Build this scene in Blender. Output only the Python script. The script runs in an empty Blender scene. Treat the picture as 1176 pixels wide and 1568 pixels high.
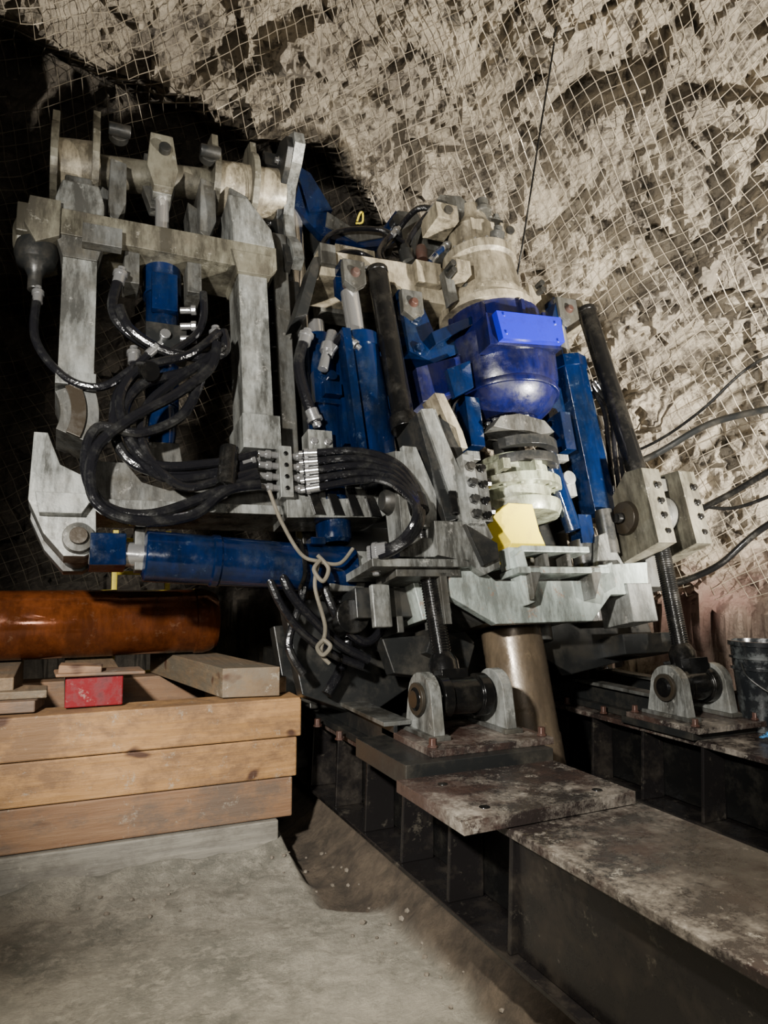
import bpy, bmesh, math, random
from mathutils import Vector, Matrix, noise, Euler
random.seed(4)
SC=bpy.context.scene
COL=bpy.context.collection
# ------------------------------------------------------------------ camera
cam=bpy.data.cameras.new('camera'); co=bpy.data.objects.new('camera',cam); COL.objects.link(co)
co.location=(0,0,1.5); co.rotation_euler=(math.radians(95),0,math.radians(-24)); cam.lens=25.26
cam.clip_start=.05
SC.camera=co
# ------------------------------------------------------------------ materials
def nodes(name):
    m=bpy.data.materials.new(name); m.use_nodes=True; nt=m.node_tree
    return m,nt,nt.nodes['Principled BSDF']
def mixc(nt,f,a,b):
    n=nt.nodes.new('ShaderNodeMix'); n.data_type='RGBA'
    for i,v in ((0,f),(6,a),(7,b)):
        if hasattr(v,'is_linked') or hasattr(v,'links'): nt.links.new(v,n.inputs[i])
        elif isinstance(v,(tuple,list)): n.inputs[i].default_value=(*v[:3],1)
        else: n.inputs[i].default_value=v
    return n.outputs[2]
def noi(nt,scale,detail=4,rough=.6,stretch=None):
    tc=nt.nodes.new('ShaderNodeTexCoord'); n=nt.nodes.new('ShaderNodeTexNoise')
    n.inputs['Scale'].default_value=scale; n.inputs['Detail'].default_value=detail; n.inputs['Roughness'].default_value=rough
    if stretch:
        mp=nt.nodes.new('ShaderNodeMapping'); mp.inputs['Scale'].default_value=stretch
        nt.links.new(tc.outputs['Object'],mp.inputs[0]); nt.links.new(mp.outputs[0],n.inputs['Vector'])
    else: nt.links.new(tc.outputs['Object'],n.inputs['Vector'])
    return n.outputs[0]
def ramp(nt,f,p0,p1,c0=(0,0,0),c1=(1,1,1)):
    r=nt.nodes.new('ShaderNodeValToRGB'); r.color_ramp.elements[0].position=p0; r.color_ramp.elements[1].position=p1
    r.color_ramp.elements[0].color=(*c0,1); r.color_ramp.elements[1].color=(*c1,1); nt.links.new(f,r.inputs[0]); return r.outputs[0]
def bump(nt,bs,h,st,dist=.01):
    b=nt.nodes.new('ShaderNodeBump'); b.inputs['Strength'].default_value=st; b.inputs['Distance'].default_value=dist
    nt.links.new(h,b.inputs['Height']); nt.links.new(b.outputs[0],bs.inputs['Normal'])
def paint(name,base,dirt,rough=.5,metal=0.,amt=(.45,.7),scale=6,chips=None,bst=.15,grime=.0):
    m,nt,bs=nodes(name)
    f=ramp(nt,noi(nt,scale,6,.7),amt[0],amt[1]); c=mixc(nt,f,base,dirt)
    if grime:
        g=ramp(nt,noi(nt,2.0,6,.75,(3.5,3.5,.9)),.40,.60,(0,0,0),(grime,)*3); c=mixc(nt,g,c,tuple(x*.25 for x in dirt))
    if chips:
        f2=ramp(nt,noi(nt,11,5,.8),.60,.68,(0,0,0),(.55,.55,.55)); c=mixc(nt,f2,c,chips)
    nt.links.new(c,bs.inputs['Base Color']); bs.inputs['Metallic'].default_value=metal
    r=nt.nodes.new('ShaderNodeMapRange'); r.inputs[3].default_value=max(.05,rough-.15); r.inputs[4].default_value=min(1,rough+.25)
    nt.links.new(f,r.inputs[0]); nt.links.new(r.outputs[0],bs.inputs['Roughness'])
    if bst>.03: bump(nt,bs,noi(nt,50,2),bst,.004)
    return m
SILV=paint('silver_grey_paint',(.27,.28,.265),(.11,.107,.092),.38,.35,(.42,.66),5,(.42,.41,.37),grime=.9)
SILD=paint('dusty_grey_paint',(.11,.113,.108),(.055,.05,.037),.48,.35,(.4,.65),5,(.21,.20,.18),grime=.85)
BAR=paint('khaki_grey_paint',(.145,.138,.105),(.07,.06,.04),.48,.25,(.4,.65),4,(.25,.24,.20),grime=.85)
CREAM=paint('cream_dusty_cast',(.33,.29,.205),(.145,.12,.08),.48,.15,(.42,.68),6,(.42,.38,.30),grime=.85)
BLUE=paint('navy_blue_paint',(.0014,.0075,.036),(.004,.011,.026),.24,.1,(.45,.75),5,(.028,.042,.065),grime=.7)
BLUP=paint('royal_blue_cast',(.003,.0045,.046),(.006,.007,.026),.30,.1,(.4,.7),5,(.018,.02,.055),grime=.7)
BLUB=paint('bright_blue_paint',(.004,.004,.30),(.008,.009,.12),.4,0,(.5,.8),6)
GREEN=paint('pale_green_cast',(.33,.36,.255),(.17,.165,.105),.40,.15,(.45,.68),7,(.42,.43,.32),grime=.9)
TABLE=paint('pale_table_paint',(.34,.39,.36),(.19,.20,.175),.42,.1,(.5,.7),5,(.22,.085,.03),grime=.75)
YEL=paint('yellow_paint',(.85,.68,.05),(.5,.38,.05),.5,0,(.5,.8),8)
BLK=paint('black_steel',(.005,.005,.005),(.020,.018,.014),.32,.3,(.5,.8),7)
DARK=paint('dark_grey_steel',(.015,.016,.016),(.042,.037,.028),.45,.4,(.45,.75),5)
RUB=paint('black_rubber_hose',(.005,.005,.006),(.018,.018,.016),.28,0,(.5,.8),9,bst=.5)
STEEL=paint('bare_steel',(.35,.35,.35),(.16,.15,.13),.35,.8,(.5,.8),9)
CHROME=paint('chrome_rod',(.75,.74,.72),(.5,.48,.45),.22,.9,(.55,.85),6,bst=.0)
RED=paint('red_paint',(.15,.004,.008),(.07,.008,.010),.5,0,(.5,.7),9,(.26,.21,.19))
RPIN=paint('rusty_bolt',(.06,.028,.02),(.04,.03,.025),.6,.4)
ROPE=paint('dirty_rope',(.10,.088,.065),(.045,.04,.028),.9)
BROWN=paint('brown_hub',(.035,.027,.018),(.02,.018,.013),.42,.4)
MUDPIPE=paint('muddy_brown_pipe',(.14,.105,.068),(.07,.053,.036),.32,.3,(.4,.7),3,(.20,.15,.095),grime=.5)
PIPE=paint('varnished_brown_pipe',(.17,.046,.012),(.08,.023,.009),.22,.5,(.45,.75),2.5,(.17,.085,.045),bst=.05,grime=.6)
BUCK=paint('black_plastic_bucket',(.007,.008,.009),(.035,.04,.04),.36,0,(.5,.66),14)
RAG=paint('blue_rag',(.03,.17,.4),(.07,.22,.4),.9)
WRAG=paint('white_rag',(.6,.6,.62),(.4,.42,.5),.9)
STONE=paint('loose_stone',(.13,.11,.085),(.07,.06,.045),.9)
def mk_beam():
    m,nt,bs=nodes('muddy_beam_steel')
    f=ramp(nt,noi(nt,3.4,9,.82),.47,.62); c=mixc(nt,f,(.018,.014,.013),(.19,.168,.14))
    f2=ramp(nt,noi(nt,14,6,.85),.58,.65,(0,0,0),(.8,.8,.8)); c=mixc(nt,f2,c,(.29,.265,.225))
    f3=ramp(nt,noi(nt,1.0,7,.75),.46,.56,(0,0,0),(.9,.9,.9)); c=mixc(nt,f3,c,(.042,.025,.020))
    nt.links.new(c,bs.inputs['Base Color']); nt.links.new(ramp(nt,f,0,1,(.25,.25,.25),(.7,.7,.7)),bs.inputs['Roughness'])
    bs.inputs['Metallic'].default_value=.15; bump(nt,bs,noi(nt,40,4),.35,.008); return m
BEAM=mk_beam()
BWEB=paint('muddy_black_web',(.009,.008,.008),(.032,.026,.019),.42,.2,(.5,.75),5,(.09,.08,.062))
def mk_wood(name,c1,c2,c3,stretch=(1.2,14,14)):
    m,nt,bs=nodes(name)
    w=noi(nt,2.2,6,.65,stretch=stretch); f=ramp(nt,w,.35,.68); c=mixc(nt,f,c1,c2)
    f2=ramp(nt,noi(nt,2.0,7,.8,(1,1,1.6)),.43,.58,(0,0,0),(.9,.9,.9)); c=mixc(nt,f2,c,c3)
    f4=ramp(nt,noi(nt,5.5,2,.5,stretch=(.6,1,1)),.66,.70); c=mixc(nt,f4,c,(.05,.02,.008))
    f3=ramp(nt,noi(nt,9,6,.85),.59,.67,(0,0,0),(.6,.6,.6)); c=mixc(nt,f3,c,(.30,.275,.22))
    nt.links.new(c,bs.inputs['Base Color']); bs.inputs['Roughness'].default_value=.7; bump(nt,bs,w,.5,.012); return m
WOOD=mk_wood('sawn_timber',(.25,.13,.042),(.36,.20,.08),(.14,.077,.036))
WOOD2=mk_wood('dirty_timber',(.15,.078,.038),(.20,.115,.06),(.095,.067,.048))
WOODC=mk_wood('concrete_caked_timber',(.14,.13,.11),(.21,.195,.16),(.10,.09,.075))
WOODY=mk_wood('timber_end',(.10,.062,.03),(.17,.115,.062),(.12,.095,.066),(3,3,3))
WOODB=mk_wood('timber_cross',(.11,.07,.036),(.19,.127,.07),(.09,.075,.052),(14,1.2,14))
def mk_conc():
    m,nt,bs=nodes('dusty_concrete')
    f=ramp(nt,noi(nt,1.3,9,.8),.38,.60); c=mixc(nt,f,(.16,.155,.125),(.38,.35,.285))
    f2=ramp(nt,noi(nt,12,6,.8),.50,.62,(0,0,0),(.7,.7,.7)); c=mixc(nt,f2,c,(.46,.42,.34))
    f3=ramp(nt,noi(nt,3.5,8,.82),.53,.61,(0,0,0),(.65,.65,.65)); c=mixc(nt,f3,c,(.15,.14,.11))
    at=nt.nodes.new('ShaderNodeAttribute'); at.attribute_name='earth'
    g=ramp(nt,noi(nt,5,7,.75),.4,.62); d=mixc(nt,g,(.05,.037,.024),(.14,.105,.07))
    c=mixc(nt,at.outputs['Fac'],c,d)
    nt.links.new(c,bs.inputs['Base Color']); bs.inputs['Roughness'].default_value=.8
    bump(nt,bs,noi(nt,18,9,.82),1.0,.035); return m
CONC=mk_conc()
def mk_rock():
    m,nt,bs=nodes('shotcrete_rock')
    f=ramp(nt,noi(nt,1.0,7,.75),.36,.58); c=mixc(nt,f,(.24,.205,.16),(.60,.52,.395))
    f2=ramp(nt,noi(nt,5,6,.8),.39,.51); c=mixc(nt,f2,(.10,.082,.06),c)
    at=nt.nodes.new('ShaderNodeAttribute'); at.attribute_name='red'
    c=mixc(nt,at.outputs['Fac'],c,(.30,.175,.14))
    a2=nt.nodes.new('ShaderNodeAttribute'); a2.attribute_name='recess_shade'
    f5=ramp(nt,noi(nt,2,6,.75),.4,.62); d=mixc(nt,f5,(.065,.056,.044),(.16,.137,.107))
    c=mixc(nt,a2.outputs['Fac'],c,d)  # shade of the recess mixed into the rock's base colour
    nt.links.new(c,bs.inputs['Base Color']); bs.inputs['Roughness'].default_value=.7
    bump(nt,bs,noi(nt,11,7,.8),1.0,.09); return m
ROCK=mk_rock()
WIRE=paint('galvanised_wire',(.38,.33,.25),(.18,.15,.105),.5,.4,bst=0)
# ------------------------------------------------------------------ builder
class B:
    def __init__(s,name): s.name=name; s.bm=bmesh.new(); s.ms=[]
    def mi(s,m):
        if m not in s.ms: s.ms.append(m)
        return s.ms.index(m)
    def tag(s,fs,m,sm=False):
        i=s.mi(m)
        for f in fs: f.material_index=i; f.smooth=sm
    def box(s,lo,hi,m,rot=None,piv=None):
        lo=Vector(lo);hi=Vector(hi); c=(lo+hi)/2; d=(hi-lo)
        r=bmesh.ops.create_cube(s.bm,size=1); vs=r['verts']
        R=Euler([math.radians(x) for x in rot]).to_matrix() if rot else Matrix.Identity(3)
        for v in vs:
            p=Vector((v.co.x*d.x,v.co.y*d.y,v.co.z*d.z)); v.co=c+R@p
        s.tag({f for v in vs for f in v.link_faces},m); return s
    def prism(s,poly,b0,b1,m,plane='ac'):
        def P(u,v,w):
            return {'ac':(u,w,v),'bc':(w,u,v),'ab':(u,v,w)}[plane]
        A=[s.bm.verts.new(P(u,v,b0)) for u,v in poly]; C=[s.bm.verts.new(P(u,v,b1)) for u,v in poly]
        fs=[s.bm.faces.new(A),s.bm.faces.new(C[::-1])]
        n=len(poly)
        for i in range(n): fs.append(s.bm.faces.new((A[i],C[i],C[(i+1)%n],A[(i+1)%n])))
        s.tag(fs,m); return s
    def lathe(s,p,ax,prof,m,seg=40,ang0=0):
        p=Vector(p); ax=Vector(ax).normalized(); u=ax.orthogonal().normalized(); w=ax.cross(u)
        rings=[]
        for t,r in prof:
            r=max(r,1e-4)
            rings.append([s.bm.verts.new(p+ax*t+(u*math.cos(k*2*math.pi/seg+ang0)+w*math.sin(k*2*math.pi/seg+ang0))*r) for k in range(seg)])
        fs=[]
        for A,C in zip(rings,rings[1:]):
            for k in range(seg): fs.append(s.bm.faces.new((A[k],A[(k+1)%seg],C[(k+1)%seg],C[k])))
        s.tag(fs,m,True)
        cp=[s.bm.faces.new(rings[0]),s.bm.faces.new(rings[-1][::-1])]; s.tag(cp,m); return s
    def cyl(s,p,q,r,m,r2=None,seg=32,cap=.0):
        p=Vector(p);q=Vector(q);L=(q-p).length; r2=r if r2 is None else r2
        return s.lathe(p,q-p,[(0,r),(L,r2)],m,seg)
    def tube(s,pts,r,m,seg=10,n=8,closed=False):
        P=[Vector(x) for x in pts]
        Q=[]
        for i in range(len(P)-1):
            p0=P[max(i-1,0)];p1=P[i];p2=P[i+1];p3=P[min(i+2,len(P)-1)]
            for k in range(n):
                t=k/n; Q.append(.5*((2*p1)+(p2-p0)*t+(2*p0-5*p1+4*p2-p3)*t*t+(3*p1-p0-3*p2+p3)*t**3))
        Q.append(P[-1])
        T=[(Q[min(i+1,len(Q)-1)]-Q[max(i-1,0)]).normalized() for i in range(len(Q))]
        u=T[0].orthogonal().normalized(); rings=[]
        for q,t in zip(Q,T):
            u=(u-t*u.dot(t)).normalized(); w=t.cross(u)
            rings.append([s.bm.verts.new(q+(u*math.cos(k*2*math.pi/seg)+w*math.sin(k*2*math.pi/seg))*r) for k in range(seg)])
        fs=[]
        for A,C in zip(rings,rings[1:]):
            for k in range(seg): fs.append(s.bm.faces.new((A[k],A[(k+1)%seg],C[(k+1)%seg],C[k])))
        s.tag(fs,m,True); s.tag([s.bm.faces.new(rings[0]),s.bm.faces.new(rings[-1][::-1])],m); return s
    def hose(s,pts,r,m=None,fit=True):
        s.tube(pts,r,m or RUB)
        if fit:
            for a,b in ((pts[0],pts[1]),(pts[-1],pts[-2])):
                a=Vector(a);d=(Vector(b)-a).normalized(); s.lathe(a-d*.02,d,[(0,r*.8),(.03,r*.8),(.03,r*1.4),(.05,r*1.4),(.05,r*1.15),(.10,r*1.15)],STEEL,12)
        return s
    def bolt(s,p,ax,r,m,h=None):
        h=h or r; s.lathe(p,ax,[(0,r*1.35),(h*.25,r*1.35),(h*.25,r),(h*1.1,r)],m,6); return s
    def done(s,parent=None,bevel=.006,world=False):
        bmesh.ops.recalc_face_normals(s.bm,faces=s.bm.faces)
        for e in s.bm.edges:
            if len(e.link_faces)==2 and e.calc_face_angle(0)>.6: e.smooth=False
        me=bpy.data.meshes.new(s.name); s.bm.to_mesh(me); s.bm.free()
        for m in s.ms: me.materials.append(m)
        ob=bpy.data.objects.new(s.name,me); COL.objects.link(ob)
        if bevel:
            md=ob.modifiers.new('bevel','BEVEL'); md.width=bevel; md.segments=2; md.limit_method='ANGLE'; md.angle_limit=.7
            md.use_clamp_overlap=True; md.harden_normals=False
        if parent:
            ob.parent=parent
            if world: ob.matrix_parent_inverse=parent.matrix_basis.inverted()
        return ob
TILT=math.radians(12.5); ORI=Vector((2.47,3.36,.575))
def empty(name,tilt=True):
    e=bpy.data.objects.new(name,None); COL.objects.link(e); e.empty_display_size=.2
    if tilt: e.matrix_basis=Matrix.Translation(ORI)@Matrix.Rotation(-TILT,4,'X')
    return e
def arc(cx,cy,r,a0,a1,n=12):
    return [(cx+r*math.cos(math.radians(a0+(a1-a0)*i/n)),cy+r*math.sin(math.radians(a0+(a1-a0)*i/n))) for i in range(n+1)]
# ------------------------------------------------------------------ raise boring machine
RB=empty('raise_boring_machine')
b=B('gearbox_head')
ax=(0,0,1); c0=(.03,0,0)
b.lathe(c0,ax,[(2.64,.32),(2.69,.32),(2.69,.305),(2.74,.30),(2.80,.255),(3.04,.225),(3.06,.25),(3.12,.25),(3.12,.215),(3.15,.20),(3.20,.185)],CREAM)
for k in range(20):
    a=k*math.pi/10; b.bolt((.03+.285*math.cos(a),.285*math.sin(a),2.735),ax,.015,CREAM)
    b.bolt((.03+.235*math.cos(a),.235*math.sin(a),3.12),ax,.012,STEEL)
b.lathe((.0,0,0),ax,[(3.15,.155),(3.32,.165),(3.36,.14),(3.40,.12),(3.5,.11)],CREAM)
for k in range(6):
    a=k*math.pi/3; b.box((.155*math.cos(a)-.014,.155*math.sin(a)-.014,3.18),(.155*math.cos(a)+.014,.155*math.sin(a)+.014,3.33),CREAM)
b.box((-.34,-.14,3.28),(-.18,.08,3.40),CREAM).box((.15,-.14,3.24),(.27,.08,3.35),CREAM)
b.lathe((-.26,-.145,3.34),(0,-1,0),[(0,.03),(.02,.03)],DARK,16).lathe((.21,-.145,3.29),(0,-1,0),[(0,.03),(.02,.03)],DARK,16)
b.box((-.26,-.08,3.34),(.22,.14,3.43),SILD)
b.prism([(-.32,3.42),(-.26,3.52),(-.10,3.55),(.0,3.47),(.0,3.42)],-.08,.12,SILD)
for x in (-.22,-.12,.02,.12,.19):
    b.bolt((x,-.05,3.43),ax,.026,SILV,.05); b.bolt((x,.06,3.43),ax,.026,SILV,.05)
b.lathe((.05,-.10,3.43),ax,[(0,.06),(.03,.06),(.03,.045),(.10,.045)],SILD,16)
b.lathe((.05,-.18,3.10),(.1,-.3,1),[(0,.05),(.1,.05),(.1,.03),(.14,.03)],SILD,12)
b.box((-.31,-.24,2.80),(-.21,-.10,2.90),CREAM).box((.28,-.16,2.78),(.37,.0,2.88),CREAM)
for x,y in ((-.33,-.12),(.35,-.1)):
    for z in (2.82,2.87): b.lathe((x,y-.12,z),(0,1,0),[(0,.02),(.1,.02)],DARK,10)
b.prism([(-.36,2.86),(-.30,2.90),(-.28,2.66),(-.34,2.62)],-.16,-.1,SILD)
b.done(RB)
b=B('drive_housing')
b.lathe((.07,0,0),ax,[(1.92,.19),(1.95,.23),(2.0,.29),(2.07,.33),(2.16,.352),(2.34,.358),(2.38,.373),(2.42,.373),(2.43,.31),(2.645,.305)],BLUP,56)
b.lathe((.07,0,0),ax,[(1.84,.10),(1.925,.12)],DARK)
for k in range(14):
    a=k*2*math.pi/14; b.bolt((.07+.15*math.cos(a),.15*math.sin(a),1.915),(0,0,-1),.018,STEEL)
for k in range(8):
    a=k*math.pi/4; b.box((.07+.325*math.cos(a)-.012,.325*math.sin(a)-.012,2.43),(.07+.325*math.cos(a)+.012,.325*math.sin(a)+.012,2.62),BLUP)
b.prism([(-.20,2.44),(.27,2.47),(.27,2.30),(-.18,2.26)],-.42,-.37,BLUB)
b.prism([(-.24,2.45),(.28,2.48),(.28,2.28),(-.24,2.24)],-.37,-.24,BLUP)
for x in (-.15,.22):
    for z in (2.30,2.42): b.bolt((x,-.42,z),(0,-1,0),.010,BLUB,.01)
b.lathe((.07,0,2.06),ax,[(0,.342),(.02,.348),(.04,.342)],BLUP,56)
b.done(RB)
b=B('drive_arms')
b.prism([(-.64,2.66),(-.50,2.66),(-.42,2.42),(-.26,2.50),(-.26,2.34),(-.46,2.24),(-.62,2.30)],-.08,.12,BLUE)
b.prism([(-.60,2.18),(-.24,2.32),(-.24,2.24),(-.38,2.12),(-.34,2.04),(-.58,1.96)],-.10,.14,BLUP)
b.prism([(-.45,2.14),(-.28,2.22),(-.28,2.04),(-.42,1.96)],-.2,-.16,BLUE)
b.prism([(-.50,2.40),(-.20,2.56),(-.20,2.50),(-.48,2.32)],-.16,-.08,BLUE)
b.box((-.80,.1,1.9),(-.4,.3,2.5),BLUE).box((.36,-.05,1.95),(.58,.15,2.2),BLUE).box((.36,-.05,2.4),(.56,.15,2.55),BLUE)
b.prism([(.55,2.85),(.62,2.85),(.50,2.45),(.40,2.50)],-.1,.1,BLUE)
b.box((.38,-.14,1.72),(.46,-.04,1.98),BLUE).box((-.30,-.12,1.70),(-.2,.0,2.02),BLUE)
for z in (2.52,2.32): b.bolt((-.56,-.08,z),(0,-1,0),.03,BLUE)
b.done(RB)
b=B('coupling')
b.lathe((.05,0,0),ax,[(1.80,.15),(1.87,.15)],SILD).lathe((.05,0,0),ax,[(1.60,.09),(1.82,.10)],DARK)
b.prism([(-.18,1.80),(-.12,1.87),(.02,1.90),(.20,1.87),(.26,1.80),(.12,1.77)],-.20,-.02,SILD)
for (r0,r1,z0,z1) in ((.19,.25,1.58,1.64),):
    o=arc(.08,-.02,r1,-150,80,20); i=arc(.08,-.02,r0,80,-150,20)
    b.prism(o+i,z0,z1,DARK,'ab'); b.prism([(x,y-.01) for x,y in o+i],z0+.1,z1+.1,DARK,'ab')
b.lathe((.03,0,0),ax,[(1.28,.19),(1.28,.255),(1.32,.275),(1.36,.275),(1.365,.22),(1.44,.225),(1.445,.295),(1.50,.295),(1.51,.23),(1.60,.225),(1.63,.20),(1.66,.19)],GREEN,56)
b.box((.28,-.12,1.42),(.42,-.06,1.56),SILV).lathe((.37,-.14,1.53),(0,1,0),[(0,.045),(.08,.045)],SILV,16)
b.box((.30,-.1,1.66),(.42,-.04,1.70),SILV)
for k in range(16):
    a=k*math.pi/8; b.bolt((.03+.262*math.cos(a),.262*math.sin(a),1.50),ax,.014,GREEN); b.bolt((.03+.26*math.cos(a),.26*math.sin(a),1.445),(0,0,-1),.012,GREEN)
for x in (-.22,.0): b.box((x,-.30,1.50),(x+.05,-.24,1.56),GREEN)
b.done(RB)
b=B('yellow_wrench')
b.prism([(-.32,1.22),(-.20,1.30),(-.04,1.30),(-.02,1.14),(.02,1.02),(-.16,1.01),(-.34,.93),(-.22,1.07)],-.27,-.08,YEL)
b.done(RB)
b=B('drill_string_rods')
b.cyl((.0,0,.55),(.02,0,1.3),.13,SILD)
b.done(RB)
b=B('crosshead')
b.prism([(-1.12,2.98),(-.2,3.02),(-.2,2.74),(-.5,2.74),(-.62,2.82),(-1.12,2.80)],.02,.36,CREAM)
b.prism([(.35,2.96),(.95,2.98),(.95,2.82),(.35,2.76)],.02,.36,CREAM)
b.box((-1.0,.36,2.78),(.9,.5,3.0),SILD)
for x0,x1,z0,z1 in ((-1.02,-.88,2.66,2.84),(-.65,-.51,2.52,2.70),(.54,.70,2.68,2.86)):
    b.prism([(x0,z1),(x1,z1),(x1,z0+.03),((x0+x1)/2,z0-.02),(x0,z0+.03)],-.12,-.07,SILD)
    b.prism([(x0,z1),(x1,z1),(x1,z0+.03),((x0+x1)/2,z0-.02),(x0,z0+.03)],.02,.06,BLUE)
    b.box((x0,-.08,z1-.03),(x1,.06,z1+.02),BLUE)
    b.lathe(((x0+x1)/2,-.15,(z0+z1)/2),(0,1,0),[(0,.02),(.02,.03),(.2,.03)],RPIN,20)
b.box((-1.12,-.02,2.86),(-1.02,.1,3.0),SILD).box((-.48,-.04,2.84),(-.3,.05,3.0),CREAM).box((-.2,-.14,2.66),(-.12,.05,2.9),SILD)
for x in (-.8,-.7,-.4,-.3): b.bolt((x,.02,2.90),(0,-1,0),.02,STEEL)
b.prism([(-1.16,2.90),(-1.10,2.92),(-1.22,2.50),(-1.30,2.46)],.0,.2,DARK)
b.done(RB)
b=B('guide_columns')
for x,mm in ((-1.08,CHROME),(1.02,CHROME)):
    b.cyl((x,.62,.4),(x,.62,3.95 if x<0 else 3.1),.085,mm)
b.box((-1.31,.30,1.35),(-1.24,.60,3.05),DARK).box((-1.33,.28,1.35),(-1.23,.31,3.25),SILD)
b.box((-1.20,.40,.6),(-1.12,.52,3.0),DARK)
for k in range(9): b.lathe((-1.34,.45,1.5+k*.17),(1,0,0),[(0,.035),(.12,.035)],BLK,14)
b.box((-1.1,.75,.3),(1.0,.85,1.9),DARK)
b.box((-.95,.5,1.2),(-.3,.7,2.4),DARK)
b.done(RB)
b=B('upper_yoke')
outer=[(-1.02,3.98),(-.86,3.72),(-.62,3.60),(-.40,3.68),(-.28,3.86),(-.18,3.80),(-.26,3.60),(-.40,3.52),(-.62,3.46),(-.9,3.50),(-1.08,3.70)]
b.prism(outer,.52,.58,BLUE); b.prism([(x,z+.0) for x,z in outer],.72,.78,DARK)
b.prism([(-.84,3.70),(-.62,3.59),(-.42,3.66),(-.42,3.58),(-.62,3.50),(-.86,3.58)],.505,.52,SILD)
b.box((-.80,.50,3.38),(-.50,.80,3.44),CREAM)
b.prism([(-1.06,4.05),(-.95,4.0),(-.80,3.72),(-.98,3.66)],.5,.8,BLUE)
b.prism([(-.30,3.80),(-.14,3.82),(-.04,3.6),(-.15,3.35),(-.28,3.5)],.45,.55,SILD)
b.box((-.25,.2,3.3),(.2,.5,3.5),SILD)
b.lathe((-.30,.45,3.72),(0,1,0),[(0,.05),(.4,.05)],DARK,16)
b.hose([(-.50,.2,3.0),(-.55,.3,3.25),(-.4,.4,3.5),(-.28,.2,3.62),(-.12,.1,3.55)],.022)
b.hose([(-.45,.0,2.98),(-.47,.1,3.15),(-.38,.1,3.35),(-.25,.0,3.5)],.02)
b.hose([(-.36,.0,3.02),(-.30,-.02,3.1),(-.2,.0,3.2)],.02,BLUE)
b.hose([(-.58,.1,2.98),(-.62,.2,3.15),(-.52,.3,3.36),(-.40,.3,3.5)],.02)
b.hose([(-.98,.3,3.0),(-.95,.4,3.3),(-.80,.45,3.5),(-.5,.4,3.55),(-.35,.3,3.4)],.018,fit=False)
b.hose([(-.90,.3,3.0),(-.85,.4,3.25),(-.65,.45,3.36),(-.5,.35,3.2),(-.46,.2,3.05)],.018,fit=False)
b.lathe((-.42,-.02,3.02),(0,0,1),[(0,.035),(.06,.04),(.10,.03)],RPIN,16).lathe((-.5,.02,3.0),(0,.2,1),[(0,.05),(.1,.05),(.1,.03),(.16,.03)],DARK,16)
b.tube([(-.62,.49,3.66),(-.60,.47,3.72),(-.57,.49,3.74),(-.58,.49,3.66),(-.63,.49,3.64)],.007,YEL)
b.done(RB)
b=B('lift_cylinders')
def hcyl(b,p,q,r,rodtop,rr,m=BLUE,seg=40):
    p=Vector(p);q=Vector(q); L=(q-p).length
    b.lathe(p,q-p,[(0,r*.8),(.02,r),(L-.10,r),(L-.10,r*1.08),(L-.02,r*1.08),(L,r*.8)],m,seg)
    d=(q-p).normalized(); b.cyl(q,q+d*rodtop,rr,CHROME)
hcyl(b,(-.86,-.02,1.45),(-.93,-.02,2.38),.12,.30,.055)
b.box((-1.05,-.15,1.5),(-1.0,-.05,2.35),BLUE,rot=(0,-3,0))
hcyl(b,(-1.10,.14,1.15),(-1.12,.14,2.44),.10,.10,.05)
b.box((-1.05,.0,1.7),(-.98,.10,2.4),BLUE).box((-1.2,.02,1.95),(-1.0,.08,2.15),BLUE)
b.box((-1.16,-.04,1.98),(-1.06,.04,2.06),BLUE).lathe((-1.11,.0,2.10),(0,-1,0),[(0,.03),(.04,.03)],BLUE,14)
hcyl(b,(.64,-.02,1.30),(.60,-.02,2.44),.125,.30,.045,BLUE,8)
b.lathe((.80,.1,1.3),(-.05,0,1),[(0,.06),(1.05,.06)],BLUE)
b.box((.52,.06,1.3),(.62,.3,2.3),DARK,rot=(0,-3,0))
b.lathe((.93,.15,1.7),(-.07,0,1),[(0,.05),(.3,.05),(.3,.07),(.4,.07),(.4,.04),(.55,.04)],STEEL,16)
for k in range(3): b.hose([(.76+.05*k,.0,2.3),(.86+.05*k,-.02,2.1),(.90+.05*k,.05,1.8),(.92+.05*k,.1,1.5)],.018)
b.lathe((-1.17,-.05,2.12),(.3,0,1),[(0,.03),(.12,.03),(.12,.045),(.17,.045),(.17,.03),(.26,.03)],STEEL,12)
b.hose([(-1.14,-.06,2.2),(-1.05,-.1,2.33),(-.98,-.13,2.25)],.02)
b.lathe((.36,-.1,1.2),(-.2,0,1),[(0,.05),(.5,.05)],BLUE,16)
b.lathe((.60,-.12,1.05),(0,0,1),[(0,.055),(.28,.055)],DARK,16)
b.box((.40,-.12,1.12),(.50,-.02,1.30),BLUE).lathe((.45,-.05,.95),(0,0,1),[(0,.07),(.2,.07)],DARK,16)
b.done(RB)
b=B('tilt_struts')
def strut(b,top,mid,lo0,bot):
    top=Vector(top);mid=Vector(mid); d=(top-mid); L=d.length
    b.lathe(mid,d,[(0,.082),(.08,.082),(.08,.064),(L-.04,.064),(L-.04,.068),(L-.01,.068),(L,.055)],BLK,32)
    lo0=Vector(lo0);bot=Vector(bot); d=lo0-bot; L=d.length
    prof=[]; n=int(L/.014)
    for i in range(n): prof+=[(i*.014,.046),(i*.014+.007,.050)]
    b.lathe(bot,d,prof,BLK,20)
    dn=d.normalized()
    b.lathe(bot-dn*.14,dn,[(0,.05),(.02,.075),(.12,.075),(.16,.055)],BLK,24)
strut(b,(-.77,-.05,2.86),(-.765,-.20,1.72),(-.765,-.24,1.30),(-.75,-.31,.46))
strut(b,(.84,-.05,2.86),(.90,-.18,1.45),(.90,-.24,1.30),(.82,-.31,.44))
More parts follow.
